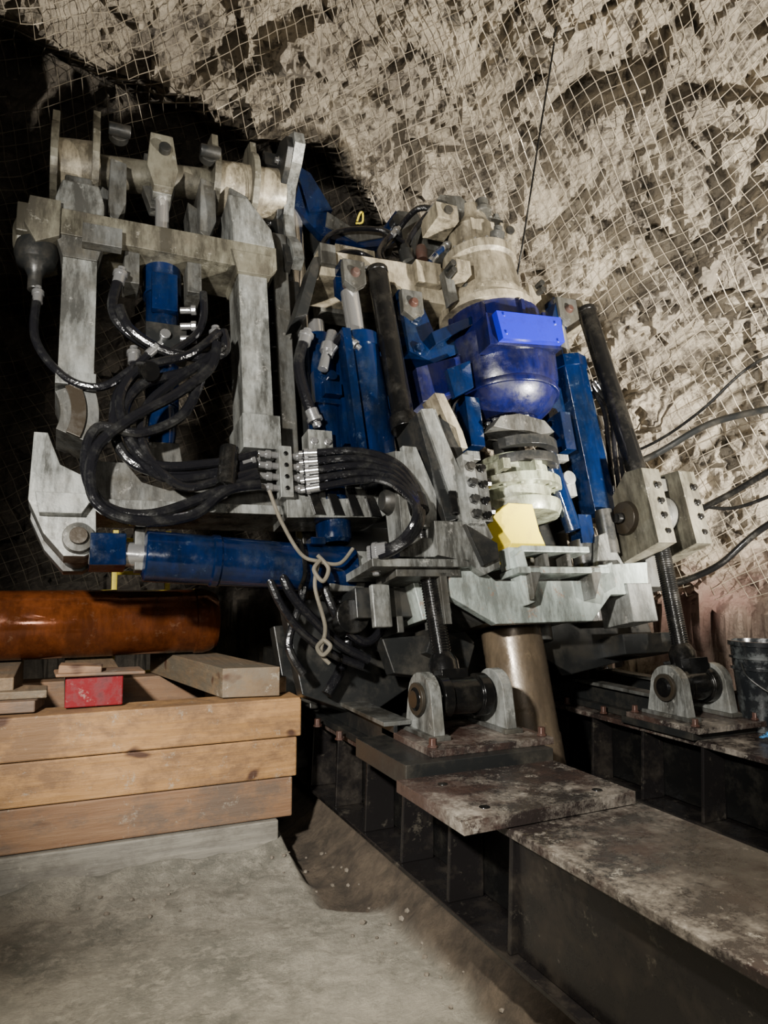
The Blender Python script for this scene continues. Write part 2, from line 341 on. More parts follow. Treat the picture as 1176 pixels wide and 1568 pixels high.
b.box((-.82,-.42,.22),(-.68,-.22,.40),BLK).box((.75,-.42,.20),(.89,-.22,.38),BLK)
b.done(RB)
b=B('trunnion_bracket_near')
b.prism([(-.14,1.02),(-.30,1.02),(-.32,1.54),(-.18,1.58),(-.12,1.45)],-.90,-.85,SILV,'bc')
b.prism([(-.87,1.56),(-.79,1.56),(-.70,1.30),(-.72,1.12),(-.87,1.12)],-.35,-.31,SILV)
b.prism([(-.76,1.76),(-.69,1.77),(-.54,1.34),(-.42,1.06),(-.48,1.0),(-.60,1.15)],-.40,-.35,SILV)
b.prism([(-.78,1.74),(-.74,1.76),(-.60,1.16),(-.68,1.14)],-.38,-.1,DARK)
b.prism([(-.61,1.92),(-.55,1.92),(-.46,1.70),(-.44,1.60),(-.50,1.60)],-.30,-.14,CREAM)
b.prism([(-.66,1.80),(-.50,1.72),(-.46,1.48),(-.56,1.40)],-.30,-.27,DARK)
b.prism([(-.68,1.78),(-.64,1.80),(-.54,1.42),(-.58,1.40)],-.34,-.05,SILV)
b.box((-.57,-.44,1.12),(-.50,-.24,1.50),SILV).box((-.49,-.42,1.14),(-.42,-.24,1.46),SILD)
for z in (1.17,1.25,1.34,1.43):
    b.bolt((-.535,-.44,z),(0,-1,0),.022,DARK,.03); b.bolt((-.455,-.42,z),(0,-1,0),.018,BLK,.03)
b.lathe((-.42,-.34,1.22),(1,0,0),[(0,.03),(.06,.03)],BLK,8).lathe((-.42,-.34,1.38),(1,0,0),[(0,.03),(.06,.03)],BLK,8)
b.box((-.50,-.38,1.50),(-.42,-.2,1.55),SILV)
b.prism([(-.76,1.14),(-.58,1.14),(-.40,1.02),(-.40,.90),(-.50,.86),(-.60,.93),(-.76,.96)],-.40,-.10,SILV)
b.prism([(-.60,1.12),(-.42,1.02),(-.42,.94),(-.52,.90)],-.43,-.40,DARK)
b.box((-.95,-.36,.96),(-.70,-.12,1.06),SILV)
b.box((-1.12,-.40,.90),(-.58,-.04,.94),SILV).box((-.98,-.36,.86),(-.62,-.1,.90),SILD)
b.lathe((-.95,-.2,1.3),(1,0,0),[(0,.05),(.03,.07),(.5,.07)],DARK,20)
b.box((-.70,-.28,1.15),(-.56,-.12,1.72),DARK)
b.box((-.66,-.42,1.18),(-.62,-.40,1.30),BLK)
for x in (-1.06,-.8,-.66): b.bolt((x,-.30,.90),(0,0,-1),.02,STEEL)
b.box((-.74,-.36,.88),(-.70,-.14,.62),SILD)
b.done(RB)
b=B('trunnion_bracket_far')
for x0,x1 in ((.70,.84),(1.0,1.13)):
    b.prism([(-.42,1.05),(-.10,1.0),(-.02,1.12),(-.10,1.42),(-.26,1.54),(-.40,1.52)],x0,x1,BAR,'bc')
    for z in (1.12,1.22,1.31,1.41): b.bolt(((x0+x1)/2+.02,-.41,z),(0,-1,0),.018,BLK,.02)
b.lathe((.66,-.20,1.26),(1,0,0),[(0,.03),(.01,.10),(.05,.11)],BROWN,32)
b.lathe((.62,-.20,1.26),(1,0,0),[(0,.03),(.05,.035)],BLK,16)
b.lathe((.84,-.22,1.28),(1,0,0),[(0,.12),(.16,.12)],SILD,32)
b.box((.80,-.30,1.42),(1.0,-.14,1.50),SILD)
b.box((.72,-.1,.85),(1.1,.1,1.05),SILD)
b.done(RB)
b=B('work_table')
b.prism([(-.66,.92),(-.70,.77),(-.43,.615),(.19,.615),(.35,.76),(.63,.76),(.66,.95),(.30,.93),(.22,.84),(-.40,.84),(-.50,.92)],-.34,-.28,TABLE)
b.prism([(-.64,.90),(-.66,.78),(-.41,.64),(.19,.64),(.34,.78),(.62,.78),(.62,.86),(-.5,.86)],-.28,.5,SILD)
b.box((-.32,-.44,.86),(.28,-.26,.895),TABLE).box((-.25,-.40,.985),(.20,-.26,1.02),TABLE).box((-.31,-.36,.90),(-.24,-.26,1.02),TABLE)
for x in (-.22,.18):
    b.prism([(x-.03,.72),(x+.04,.86),(x+.04,.90),(x-.03,.90)],-.44,-.30,SILD)
for x in (-.1,.05): b.box((x,-.38,.895),(x+.03,-.28,.985),SILD)
b.prism([(-.30,.96),(-.24,1.0),(-.20,.72),(-.26,.70)],-.40,-.30,TABLE)
b.prism([(.38,.76),(.50,1.16),(.56,1.18),(.66,.96),(.66,.80)],-.16,-.10,SILV)
b.prism([(.24,.88),(.40,.95),(.40,.80),(.30,.76)],-.34,-.16,TABLE)
b.box((.46,-.36,.60),(.64,-.1,.82),SILV)
b.box((-.80,-.20,.68),(-.62,.3,.90),TABLE,rot=(0,-10,0))
b.prism([(-.62,.96),(-.34,1.04),(-.30,.92),(-.6,.86)],-.26,-.2,TABLE)
b.done(RB)
b=B('lower_frame')
b.prism([(-1.38,.86),(-1.30,.36),(-.95,.22),(-.40,.50),(-.34,.92)],.25,.35,DARK)
b.prism([(-1.30,.80),(-1.25,.40),(-.95,.26),(-.45,.52),(-.45,.85)],.75,.85,DARK)
b.prism([(.10,.66),(.95,.68),(1.0,.46),(.3,.36),(.12,.46)],.05,.15,DARK)
b.box((.55,-.15,.44),(1.0,.8,.56),DARK).box((-1.1,-.1,.70),(-.6,.7,.86),DARK)
b.box((-1.04,-.18,.64),(-.94,-.14,.86),SILV).box((-.88,-.1,.62),(-.84,.2,.90),SILD)
b.box((-.72,-.12,.45),(-.46,.3,.60),DARK,rot=(0,25,0))
b.prism([(-.95,.60),(-.45,.62),(-.40,.56),(-.5,.36),(-.9,.42)],-.05,.05,DARK)
b.box((-1.2,.0,.86),(-.9,.5,.95),SILD)
b.lathe((-1.1,-.05,.72),(0,1,0),[(0,.09),(.3,.09)],BLK,24)
b.done(RB)
b=B('tilt_feet')
def lug(b,x,y,z0,h,r,t,m):
    poly=[(y-r-.03,z0),(y-r,z0+h-r)]+[(y-r*math.cos(math.radians(k*15)),z0+h-r+r*math.sin(math.radians(k*15))) for k in range(1,12)]+[(y+r,z0+h-r),(y+r+.03,z0)]
    b.prism(poly,x-t/2,x+t/2,m,'bc')
def foot(b,x,y,z,w,e=.12):
    b.box((x-w-.12,y-.30,z),(x+w+e,y+.22,z+.03),BEAM)
    for s in (-1,1):
        lug(b,x+s*w,y,z+.03,.28,.12,.055,SILV)
        b.box((x+s*w-.05,y-.17,z+.03),(x+s*w+.045,y+.17,z+.05),SILD)
    b.lathe((x-w-.06,y,z+.19),(1,0,0),[(0,.04),(.01,.055),(2*w+.12,.055)],BLK,24)
    b.lathe((x-w-.05,y,z+.19),(1,0,0),[(0,.075),(.02,.075)],BROWN,24)
    b.lathe((x-.13,y,z+.19),(1,0,0),[(0,.10),(.05,.10),(.05,.085),(.21,.085),(.21,.10),(.26,.10)],BLK,28)
    for dx in (-w-.09,w+e-.03):
        for dy in (-.25,.18): b.bolt((x+dx,y+dy,z+.03),(0,0,1),.018,RPIN,.035)
foot(b,1.74,3.02,.74,.19)
foot(b,3.26,3.06,.69,.16,.06)
b.box((1.28,2.66,.655),(2.0,3.2,.74),DARK)
b.box((2.98,2.80,.652),(3.44,3.32,.69),DARK)
b.done(RB,world=True)
b=B('base_skids')
for x0,x1 in ((1.38,1.52),(1.86,1.98),(3.10,3.2),(3.6,3.7)):
    b.box((x0,3.1,.655),(x1,5.2,.69),DARK).box((x0+.05,3.1,.69),(x0+.07,5.2,.80),DARK).box((x0,3.1,.80),(x1,5.2,.82),SILD)
for k in range(6):
    for x in (1.33,3.05): b.bolt((x,3.2+.35*k,.655),(0,0,1),.018,RPIN,.04)
b.box((1.3,4.2,.82),(3.8,5.0,1.0),DARK)
b.done(RB,world=True)
# ------------------------------------------------------------------ pipe handler
PH=empty('pipe_handling_arm')
b=B('rotating_drum')
b.lathe((-2.60,.40,3.51),(1.50,0,.17),[(0,.13),(.02,.16),(.24,.165)],CREAM)
b.lathe((-2.40,.40,3.53),(1.50,0,.17),[(0,.10),(1.20,.10)],BAR)
b.lathe((-1.68,.40,3.60),(1.50,0,.17),[(0,.17),(.20,.17),(.20,.165),(.46,.165)],CREAM)
for x,r,z in ((-2.60,.23,3.53),(-2.38,.25,3.56),(-1.68,.25,3.60),(-1.43,.24,3.63)):
    pts=arc(.40,z,r,-230,50,24)
    pts=pts+[(.40+r*.55,z+r*1.25),(.40-.02,z+r*1.35),(.40-r*.6,z+r*1.15)]
    b.prism(pts,x-.02,x+.02,BAR,'bc')
b.done(PH,.008)
b=B('drum_supports')
b.prism([(-2.55,3.20),(-2.36,3.20),(-2.33,3.08),(-2.33,2.96),(-2.58,2.96),(-2.58,3.08)],.12,.46,SILV)
b.prism([(-2.54,3.34),(-2.40,3.34),(-2.38,3.20),(-2.54,3.20)],.24,.46,SILD)
b.prism([(-1.64,3.32),(-1.52,3.32),(-1.38,3.12),(-1.36,2.98),(-1.62,2.98),(-1.62,3.12)],.10,.46,SILV)
b.prism([(-1.60,3.5),(-1.48,3.45),(-1.42,3.20),(-1.6,3.2)],.24,.5,SILD)
b.done(PH,.012)
b=B('frame')
b.prism([(-2.55,2.99),(-1.36,2.99),(-1.36,2.84),(-1.42,2.78),(-1.56,2.82),(-2.55,2.83)],.10,.44,BAR)
b.prism([(-2.70,3.02),(-2.55,3.02),(-2.55,2.80),(-2.66,2.74),(-2.72,2.85)],.08,.44,BAR)
b.box((-2.44,.04,2.76),(-2.24,.10,2.88),SILD)
b.box((-2.53,.12,1.95),(-2.36,.40,2.84),SILV).box((-1.59,.12,1.68),(-1.42,.38,2.80),SILV)
b.prism([(-1.63,2.92),(-1.38,2.92),(-1.40,2.78),(-1.60,2.78)],.09,.40,BAR)
b.prism([(-2.58,2.86),(-2.32,2.86),(-2.36,2.70),(-2.53,2.70)],.11,.41,SILD)
b.box((-1.61,.06,1.66),(-1.40,.40,1.86),SILV)
hp=arc(-2.75,1.80,.42,-22,28,10)+arc(-2.75,1.80,.24,28,-22,10)
b.prism(hp,.12,.40,SILD)
b.prism(arc(-2.75,1.80,.36,-22,28,10)+arc(-2.75,1.80,.29,28,-22,10),.10,.12,BROWN)
b.box((-2.54,.10,1.95),(-2.35,.42,2.02),SILV)
b.prism([(-2.62,1.66),(-2.56,1.66),(-2.50,1.50),(-2.34,1.42),(-2.33,1.08),(-2.38,1.05),(-2.47,1.05),(-2.56,1.16),(-2.63,1.32)],.06,.20,SILV)
b.prism([(-2.62,1.66),(-2.56,1.66),(-2.50,1.50),(-2.34,1.42),(-2.33,1.08),(-2.38,1.05),(-2.47,1.05),(-2.56,1.16),(-2.63,1.32)],.38,.46,SILD)
b.prism([(-2.60,1.34),(-2.34,1.34),(-2.40,1.24),(-2.58,1.24)],.0,.22,SILV)
b.lathe((-2.41,.0,1.13),(0,1,0),[(0,.04),(.01,.07),(.5,.07)],SILD,28).lathe((-2.41,-.02,1.13),(0,1,0),[(0,.04),(.05,.04)],BROWN,20)
b.prism([(-2.36,1.56),(-2.20,1.56),(-2.12,1.46),(-1.98,1.42),(-1.88,1.46),(-1.80,1.54),(-1.36,1.58),(-1.36,1.34),(-2.36,1.30)],.14,.40,SILD)
b.box((-2.36,.10,1.30),(-1.36,.44,1.35),SILV)
b.prism([(-1.40,1.60),(-.74,1.62),(-.70,1.52),(-.74,1.40),(-1.40,1.36)],.06,.12,SILV)
b.prism([(-1.40,1.36),(-.74,1.40),(-.74,1.34),(-.86,1.28),(-1.40,1.26)],.02,.30,SILV)
for k in range(5):
    x=-1.28+.11*k; b.prism([(x,1.52),(x+.05,1.52),(x+.08,1.42),(x+.03,1.42)],.05,.065,BLK); b.prism([(x,1.40),(x+.05,1.40),(x+.09,1.28),(x+.03,1.28)],.005,.03,BLK)
b.box((-1.27,-.02,1.62),(-1.13,.10,1.76),SILV)
for x in (-1.24,-1.16): b.bolt((x,-.02,1.69),(0,-1,0),.018,STEEL)
b.box((-1.02,.1,1.3),(-.6,.3,1.62),DARK)
b.done(PH,.012)
b=B('lift_cylinder')
b.prism([(-2.08,3.72),(-1.95,3.72),(-1.92,3.48),(-1.95,3.34),(-2.06,3.34),(-2.10,3.48)],.18,.24,BAR)
b.prism([(-2.10,3.72),(-1.93,3.72),(-1.91,3.48),(-1.95,3.32),(-2.06,3.32),(-2.11,3.48)],.36,.44,SILD)
b.box((-2.06,.24,3.34),(-1.95,.36,3.50),SILV).lathe((-2.0,.14,3.6),(0,1,0),[(0,.035),(.4,.035)],DARK,20)
b.cyl((-2.0,.30,3.0),(-2.0,.30,3.38),.04,CHROME)
b.lathe((-2.0,.30,1.70),(0,0,1),[(0,.06),(.10,.075),(.25,.075),(.25,.09),(.95,.09),(.95,.11),(1.32,.11),(1.34,.07)],BLUE,36)
b.box((-2.10,.18,2.20),(-1.88,.26,2.42),DARK).box((-2.07,.17,2.50),(-1.93,.22,2.74),BLUE)
b.box((-2.22,.14,2.62),(-2.14,.30,2.82),SILD).box((-1.88,.14,2.62),(-1.80,.30,2.82),SILD)
for s in (-1,1):
    x=-2.0+s*.26
    b.prism([(x-.04,3.5),(x+.05,3.48),(x+.05,3.2),(x+.0,3.06),(x-.05,3.1)],.22,.50,SILD)
    b.lathe((x,.14,3.62),(0,1,0),[(0,.055),(.05,.055)],DARK,20); b.lathe((x-.06,.10,3.60),(1,0,0),[(0,.035),(.12,.035)],DARK,16)
    b.prism([(x-.10,3.40),(x,3.34),(x+s*.05,3.1),(x+s*.02,2.99),(x-.08,3.02)],.34,.52,SILD)
b.lathe((-2.0,.20,2.34),(0,-1,0),[(0,.03),(.05,.03)],STEEL,12)
for z in (2.32,2.40,2.50): b.lathe((-1.92,.16,z),(1,-.3,0),[(0,.02),(.06,.02),(.06,.03),(.09,.03)],STEEL,8)
b.prism([(-2.08,1.72),(-1.92,1.72),(-1.90,1.58),(-2.1,1.58)],.22,.38,SILD)
b.done(PH)
b=B('slew_motor')
b.lathe((-2.78,.26,2.88),(1,0,0),[(0,.06),(.02,.11),(.12,.12),(.12,.10),(.2,.10)],BAR,32)
b.lathe((-2.66,.20,2.80),(0,0,-1),[(0,.10),(.06,.11),(.12,.095),(.15,.055),(.20,.035),(.28,.035)],DARK,32)
b.box((-2.76,.12,2.82),(-2.6,.30,3.0),BAR)
b.done(PH)
b=B('side_fork_plate')
fp=[(-.02,4.00),(.12,4.08),(.30,4.06),(.45,3.92),(.50,3.70),(.46,3.45),(.36,3.25),(.20,3.12),(.12,3.16),(.16,3.30),(.26,3.42),(.28,3.60),(.20,3.75),(.05,3.82),(-.04,3.90)]
b.prism([(y+.06,z-.14) for y,z in fp],-1.22,-1.15,SILV,'bc')
b.prism([(y+.09,z-.16) for y,z in fp],-1.26,-1.22,DARK,'bc')
for y,z in ((.2,4.0),(.35,4.02),(.45,3.9),(.47,3.7),(.43,3.5)): b.bolt((-1.26,y+.06,z-.19),(-1,0,0),.022,STEEL)
b.box((-1.34,.30,3.80),(-1.22,.42,3.90),DARK)
b.done(PH)
b=B('swing_cylinder')
b.lathe((-2.12,.08,1.06),(1.05,0,-.07),[(0,.09),(.01,.125),(.32,.125),(.33,.132),(.36,.132),(.37,.125),(.96,.125),(1.0,.13),(1.08,.13),(1.09,.08)],BLUE,44)
b.cyl((-2.36,.08,1.075),(-2.10,.08,1.06),.06,STEEL)
b.box((-2.36,.0,.995),(-2.20,.16,1.15),BLUE)
b.box((-2.16,.04,.98),(-2.11,.12,1.20),SILD)
b.box((-1.06,.0,.90),(-.92,.16,1.08),SILV)
b.box((-1.30,-.05,1.10),(-1.22,.05,1.14),BLUE)
b.tube([(-1.36,.08,1.16),(-1.36,-.06,1.10),(-1.35,-.07,.95),(-1.35,.03,.88)],.012,BLK)
b.done(PH)
b=B('hose_manifold')
b.box((-1.44,-.02,1.36),(-1.37,.06,1.65),SILV)
for k in range(4): 
    b.lathe((-1.405,-.03,1.41+.065*k),(0,1,0),[(0,.012),(.02,.012)],BLK,12)
    for s in (-1,1): b.lathe((-1.405,.02,1.42+.062*k),(s,0,.03),[(.03,.018),(.07,.018),(.07,.024),(.10,.024),(.10,.018),(.14,.018)],STEEL,10)
b.done(PH)
# ------------------------------------------------------------------ hoses
HS=empty('hydraulic_hose_bundle')
b=B('hoses')
def H(y0,pts,r=.024,y1=None,**k):
    y1=y0 if y1 is None else y1; n=len(pts)-1
    b.hose([(x,y0+(y1-y0)*i/n,z) for i,(x,z) in enumerate(pts)],r,**k)
A=[(-2.28,2.42),(-2.22,2.29),(-2.05,2.19),(-1.84,2.18),(-1.73,2.24),(-1.74,2.36)]
H(.08,[(-2.24,2.64)]+A,.028); H(.03,[(x+.03,z-.03) for x,z in A],.026,fit=False); H(.10,[(-1.80,2.60),(-1.80,2.45),(-1.84,2.33),(-1.95,2.22),(-2.05,2.15)],.022,fit=False)
H(.08,[(-2.17,2.17),(-2.17,2.03),(-2.25,1.88),(-2.25,1.64),(-2.13,1.50),(-1.86,1.47),(-1.56,1.58)],.027,.02)
H(.02,[(-1.71,2.23),(-1.89,2.06),(-2.14,1.94),(-2.22,1.73),(-2.06,1.46),(-1.77,1.48),(-1.56,1.55)],.027,fit=False)
H(.0,[(-1.74,2.30),(-1.90,2.14),(-2.15,2.02),(-2.24,1.80),(-2.10,1.52),(-1.80,1.53),(-1.56,1.60)],.024,fit=False)
H(-.02,[(-1.82,2.07),(-1.93,1.79),(-2.14,1.66),(-2.34,1.67),(-2.39,1.47),(-2.31,1.28),(-2.09,1.24),(-1.77,1.37),(-1.56,1.47)],.027,fit=False)
H(-.05,[(-1.76,2.2),(-1.80,2.05),(-1.97,1.88),(-2.19,1.72),(-2.35,1.54),(-2.35,1.30),(-2.18,1.20),(-1.91,1.23),(-1.73,1.37),(-1.56,1.41)],.027,fit=False)
H(.0,[(-1.80,2.12),(-1.98,1.97),(-2.12,1.80),(-2.12,1.58),(-1.95,1.40),(-1.75,1.44),(-1.56,1.50)],.024,fit=False)
H(.16,[(-2.64,2.50),(-2.64,2.20),(-2.50,1.99),(-2.33,1.94),(-2.18,2.05),(-2.05,2.19)],.022,.03)
for k in range(5):
    b.hose([(-1.30,.0,1.62-.052*k),(-1.04+.0*k,-.14,1.60-.042*k),(-.895-.02*k,-.33-.012*k,1.46-.03*k),(-.86-.015*k,-.46-.012*k,1.24-.012*k),(-.91-.01*k,-.50-.01*k,1.06+.004*k),(-1.02,-.45,.97+.006*k),(-1.10,-.36,.95+.012*k)],.021)
H(-.02,[(-1.24,2.36),(-1.30,2.16),(-1.27,1.95),(-1.22,1.80)],.032)
H(.0,[(-1.45,.95),(-1.41,.85),(-1.33,.75),(-1.17,.59),(-1.01,.50)],.025,fit=False)
H(.02,[(-1.52,.95),(-1.46,.80),(-1.36,.66),(-1.20,.54),(-1.04,.47)],.022,fit=False)
H(.0,[(-1.23,.88),(-1.16,.71),(-1.02,.59),(-.90,.70),(-.92,.86),(-1.0,.90)],.024,fit=False)
H(.05,[(-1.30,1.0),(-1.35,.8),(-1.42,.6),(-1.35,.45)],.022,fit=False)
H(.15,[(-1.15,.9),(-1.05,.72),(-1.1,.5),(-1.2,.35)],.03,fit=False)
b.done(HS,0)
b=B('hose_ties')
for p,q in (((-2.10,-.05,1.99),(-2.14,.08,2.06)),((-1.73,-.03,1.40),(-1.70,.0,1.62)),((-.88,-.48,1.16),(-.87,-.44,1.24))):
    b.cyl(p,q,.05,BLK,seg=16)
b.done(HS,0)
b=B('tie_rope_knotted')
rp=[(-1.52,-.08,1.37),(-1.47,-.10,1.20),(-1.38,-.11,1.03),(-1.29,-.12,.99),(-1.18,-.12,.98),(-1.10,-.12,1.06)]
b.tube(rp,.010,ROPE,8)
b.tube([(-1.29,-.12,.99),(-1.32,-.12,.86),(-1.28,-.12,.66),(-1.31,-.12,.54),(-1.27,-.12,.48)],.010,ROPE,8)
b.tube([(-1.28,-.13,1.0),(-1.33,-.15,.94),(-1.29,-.16,.88),(-1.25,-.14,.95),(-1.30,-.13,1.02)],.011,ROPE,8)
b.tube([(-1.30,-.13,.60),(-1.27,-.15,.56),(-1.31,-.15,.52),(-1.33,-.13,.56),(-1.29,-.13,.6)],.011,ROPE,8)
b.done(HS,0)
# ------------------------------------------------------------------ drill pipes
b=B('drill_pipe')
Mw=Matrix.Translation(ORI)@Matrix.Rotation(-TILT,4,'X')
p0=Mw@Vector((-.12,0,.63)); p1=Mw@Vector((-.09,0,-.42))
L=(p1-p0).length
b.lathe(p0,p1-p0,[(0,.172),(L*.55,.172),(L*.56,.178),(L,.178)],MUDPIPE,48); b.done(None,.0)
b=B('drill_pipe')
b.lathe((-1.9,4.70,1.21),(1,0,0),[(0,.10),(.02,.19),(1.1,.195),(1.12,.2),(2.20,.2),(2.21,.196),(2.66,.196),(2.67,.204),(2.72,.204),(2.76,.195),(2.805,.17),(2.81,.12),(2.72,.11)],PIPE,64); b.done(None,.002)
# ------------------------------------------------------------------ timber crib
CR=empty('timber_crib',False)
for i in range(4):
    z0=-.0+.21*i; b=B('front_course_%d'%(i+1))
    dx=[.0,.02,.01,.0][i]
    b.box((-2.6,3.82+dx,z0+.002),(1.21-dx*2-(.12 if i==0 else 0),4.04,z0+.207),(WOODC,WOOD2,WOOD,WOOD)[i]); b.done(CR,.008)
    b=B('back_course_%d'%(i+1)); b.box((-2.6,5.0,z0+.002),(1.1,5.2,z0+.207),WOOD2); b.done(CR,.008)
b=B('tie_timbers')
for x in (-2.2,-.9,.9):
    b.box((x,4.04,.0),(x+.2,5.0,.20),WOODB).box((x,4.04,.42),(x+.2,5.0,.62),WOODB).box((x,4.04,.64),(x+.2,5.0,.835),WOODB)
b.done(CR,.008)
b=B('red_timber_block')
b.box((.03,3.93,.845),(.30,3.97,.995),RED).box((.03,3.972,.845),(.30,5.05,.995),WOODB).box((-.02,3.90,.998),(.40,4.10,1.015),WOOD2,rot=(0,1,3)).box((.0,3.92,1.0),(.20,4.05,1.05),WOOD2,rot=(0,4,-4)); b.done(None,.006)
b=B('timber_bearer_block')
b.prism([(.80,3.92),(1.10,3.87),(.84,5.1),(.56,5.15)],.845,1.00,WOODB,'ab'); b.prism([(.80,3.919),(1.10,3.869),(1.101,3.875),(.801,3.925)],.846,1.0,WOODY,'ab')
b.prism([(1.12,3.95),(1.17,3.98),(1.1,4.6),(1.0,4.6)],.845,.93,WOODB,'ab'); b.done(None,.008)
b=B('timber_wedges')
b.prism([(-.35,3.90),(-.10,3.88),(-.06,4.1),(-.35,4.15)],.845,.90,WOOD2,'ab'); b.prism([(-.38,3.95),(-.05,3.93),(-.05,4.1),(-.38,4.3)],.902,.94,WOODB,'ab')
b.box((-.6,4.0,.845),(-.2,5.0,1.0),WOODB); b.done(None,.006)
# ------------------------------------------------------------------ steel beams
def ibeam(name,x0,x1,y0,y1,zt,zb,ybox):
    b=B(name); t=.03
    b.box((x0,y0,zt-t),(x1,y1,zt),BEAM).box((x0-.015,y0,zb),(x1+.015,y1,zb+.02),BWEB)
    b.box((x0+.16,ybox,zb+t),(x0+.18,y1,zt-t),BLK).box((x1-.16,y0,zb+t),(x1-.14,y1,zt-t),BLK)
    b.box((x0+.03,y0,zb+.02),(x0+.05,ybox,zt-t),BWEB)
    y=ybox-.005
    while y<y1:
        b.prism([(x0+.015,zt-t),(x0+.16,zt-t),(x0+.16,zb+.02),(x0+.0,zb+.02)],y,y+.02,BWEB)
        b.prism([(x1-.015,zt-t),(x1-.14,zt-t),(x1-.14,zb+.02),(x1,zb+.02)],y,y+.015,BLK); y+=.42
    b.done(None,.004)
ibeam('steel_beam',1.40,2.01,.4,5.6,.65,.22,2.12)
ibeam('steel_beam',3.02,3.72,1.9,5.6,.65,.22,1.95)
b=B('base_plate')
b.prism([(1.22,2.62),(1.22,2.10),(1.97,2.13),(1.97,2.62)],.655,.70,BEAM,'ab')
for x,y in ((1.36,2.2),(1.36,2.5),(1.85,2.2)): b.lathe((x,y,.7005),(0,0,1),[(0,.02),(.0015,.02)],BLK,16)
b.done(None,.005)
# ------------------------------------------------------------------ bucket, rags, cables
b=B('bucket')
x,y,z=3.555,2.84,.652
b.lathe((x,y,z),(0,0,1),[(0,.110),(.33,.145),(.33,.157),(.345,.157),(.345,.147),(.39,.150),(.39,.162),(.405,.162),(.405,.152),(.46,.156),(.46,.168),(.485,.168),(.485,.148),(.45,.145),(.03,.10),(.03,.01)],BUCK,48)
b.lathe((x,y,z+.03),(0,0,1),[(.27,.12),(.28,.12)],WRAG,40)
b.tube([(x-.16,y,z+.37),(x-.18,y-.06,z+.30),(x-.12,y-.16,z+.22),(x,y-.18,z+.20),(x+.12,y-.16,z+.22),(x+.16,y,z+.37)],.004,DARK,6)
b.done(None,.0)
def rag(name,c,s,m,seed):
    bm=bmesh.new(); bmesh.ops.create_grid(bm,x_segments=24,y_segments=24,size=1)
    for v in bm.verts:
        n=noise.noise(Vector((v.co.x*2+seed,v.co.y*2,seed))); n2=noise.noise(Vector((v.co.x*5,v.co.y*5,seed+3)))
        r=max(0,1-v.co.length*.6)
        v.co=Vector((c[0]+v.co.x*s*(.7+.4*n),c[1]+v.co.y*s*(.6+.5*n2),c[2]+.01+abs(n+.5*n2)*s*.7*r+.2*s*r))
    me=bpy.data.meshes.new(name); bm.to_mesh(me); bm.free(); me.materials.append(m)
    for p in me.polygons: p.use_smooth=True
    ob=bpy.data.objects.new(name,me); COL.objects.link(ob); sd=ob.modifiers.new('t','SOLIDIFY'); sd.thickness=.004
rag('cleaning_rag',(3.36,2.62,.655),.08,RAG,1.3)
rag('paper_scrap',(2.75,2.35,.20),.08,WRAG,5.1)
b=B('power_cable')
b.tube([(3.85,4.6,2.25),(4.15,4.20,2.42),(4.35,3.8,2.62),(4.5,3.2,2.66),(4.6,2.2,2.7)],.026,DARK,12)
b.tube([(3.85,4.55,2.35),(4.15,4.18,2.52),(4.3,3.85,2.72),(4.45,3.5,3.0),(4.6,3.0,3.1)],.012,BLK,8)
b.tube([(3.9,4.4,1.95),(4.15,4.05,1.90),(4.35,3.75,2.05),(4.5,3.2,2.3),(4.6,2.4,2.4)],.024,BLK,12)
b.tube([(3.75,4.3,1.35),(3.95,4.0,1.40),(4.2,3.7,1.55),(4.4,3.4,1.85),(4.5,2.6,2.2)],.024,BLK,12)
b.tube([(3.85,4.4,2.1),(4.15,4.0,2.05),(4.4,3.7,1.98),(4.5,3.3,2.1)],.014,BLK,8)
b.done(None,0)
b=B('hanging_wire')
b.tube([(2.89,3.63,5.9),(2.89,3.63,5.28),(2.90,3.85,4.6),(2.91,4.2,3.6),(2.95,4.5,3.2)],.007,BLK,6); b.done(None,0)
b=B('access_ladder')
for x in (.35,.75): b.box((x,6.0,.0),(x+.04,6.05,1.85),YEL,rot=(0,0,0))
for k in range(7): b.box((.39,6.01,.2+k*.26),(.75,6.04,.23+k*.26),YEL)
b.done(None,.003)
# ------------------------------------------------------------------ floor
def sst(a,b_,x):
    t=min(1,max(0,(x-a)/(b_-a))); return t*t*(3-2*t)
def gz(x,y):
    n=noise.noise(Vector((x*1.3,y*1.3,0)))*.025+noise.noise(Vector((x*6,y*6,2)))*.022+noise.noise(Vector((x*16,y*16,5)))*.013
    edge=1.12+.22*(1-sst(3.05,3.25,y))+.05*noise.noise(Vector((y*2.2,0,3)))
    t=min(1,max(0,(x-edge)/.06))
    slab=n*.6
    if y>3.3 and x<1.3: slab+=.07*min(1,max(0,(y-3.3)/.5))**1.5*(1+1.2*noise.noise(Vector((x*4,y*4,7))))
    dirt=-.035+.235*sst(1.25,1.62,x)+n*1.5
    if x>2.1: dirt-=.02
    return slab*(1-t)+dirt*t, t*(1-.85*sst(2.2,2.7,x))
NX,NY=320,320
bm=bmesh.new(); lay=bm.verts.layers.float.new('earth')
def fx(i): 
    u=i/NX; return (-4.5+2.5*u/.12 if u<.12 else (-2+6.5*(u-.12)/.8 if u<.92 else 4.5+2*(u-.92)/.08))
def fy(i):
    u=i/NY; return (-3+3.8*u/.08 if u<.08 else (.8+3.6*(u-.08)/.72 if u<.8 else 4.4+4.6*(u-.8)/.2))
G=[]
for j in range(NY+1):
    row=[]
    for i in range(NX+1):
        x,y=fx(i),fy(j); z,e=gz(x,y); v=bm.verts.new((x,y,z)); v[lay]=e; row.append(v)
    G.append(row)
for j in range(NY):
    for i in range(NX):
        f=bm.faces.new((G[j][i],G[j][i+1],G[j+1][i+1],G[j+1][i])); f.smooth=True
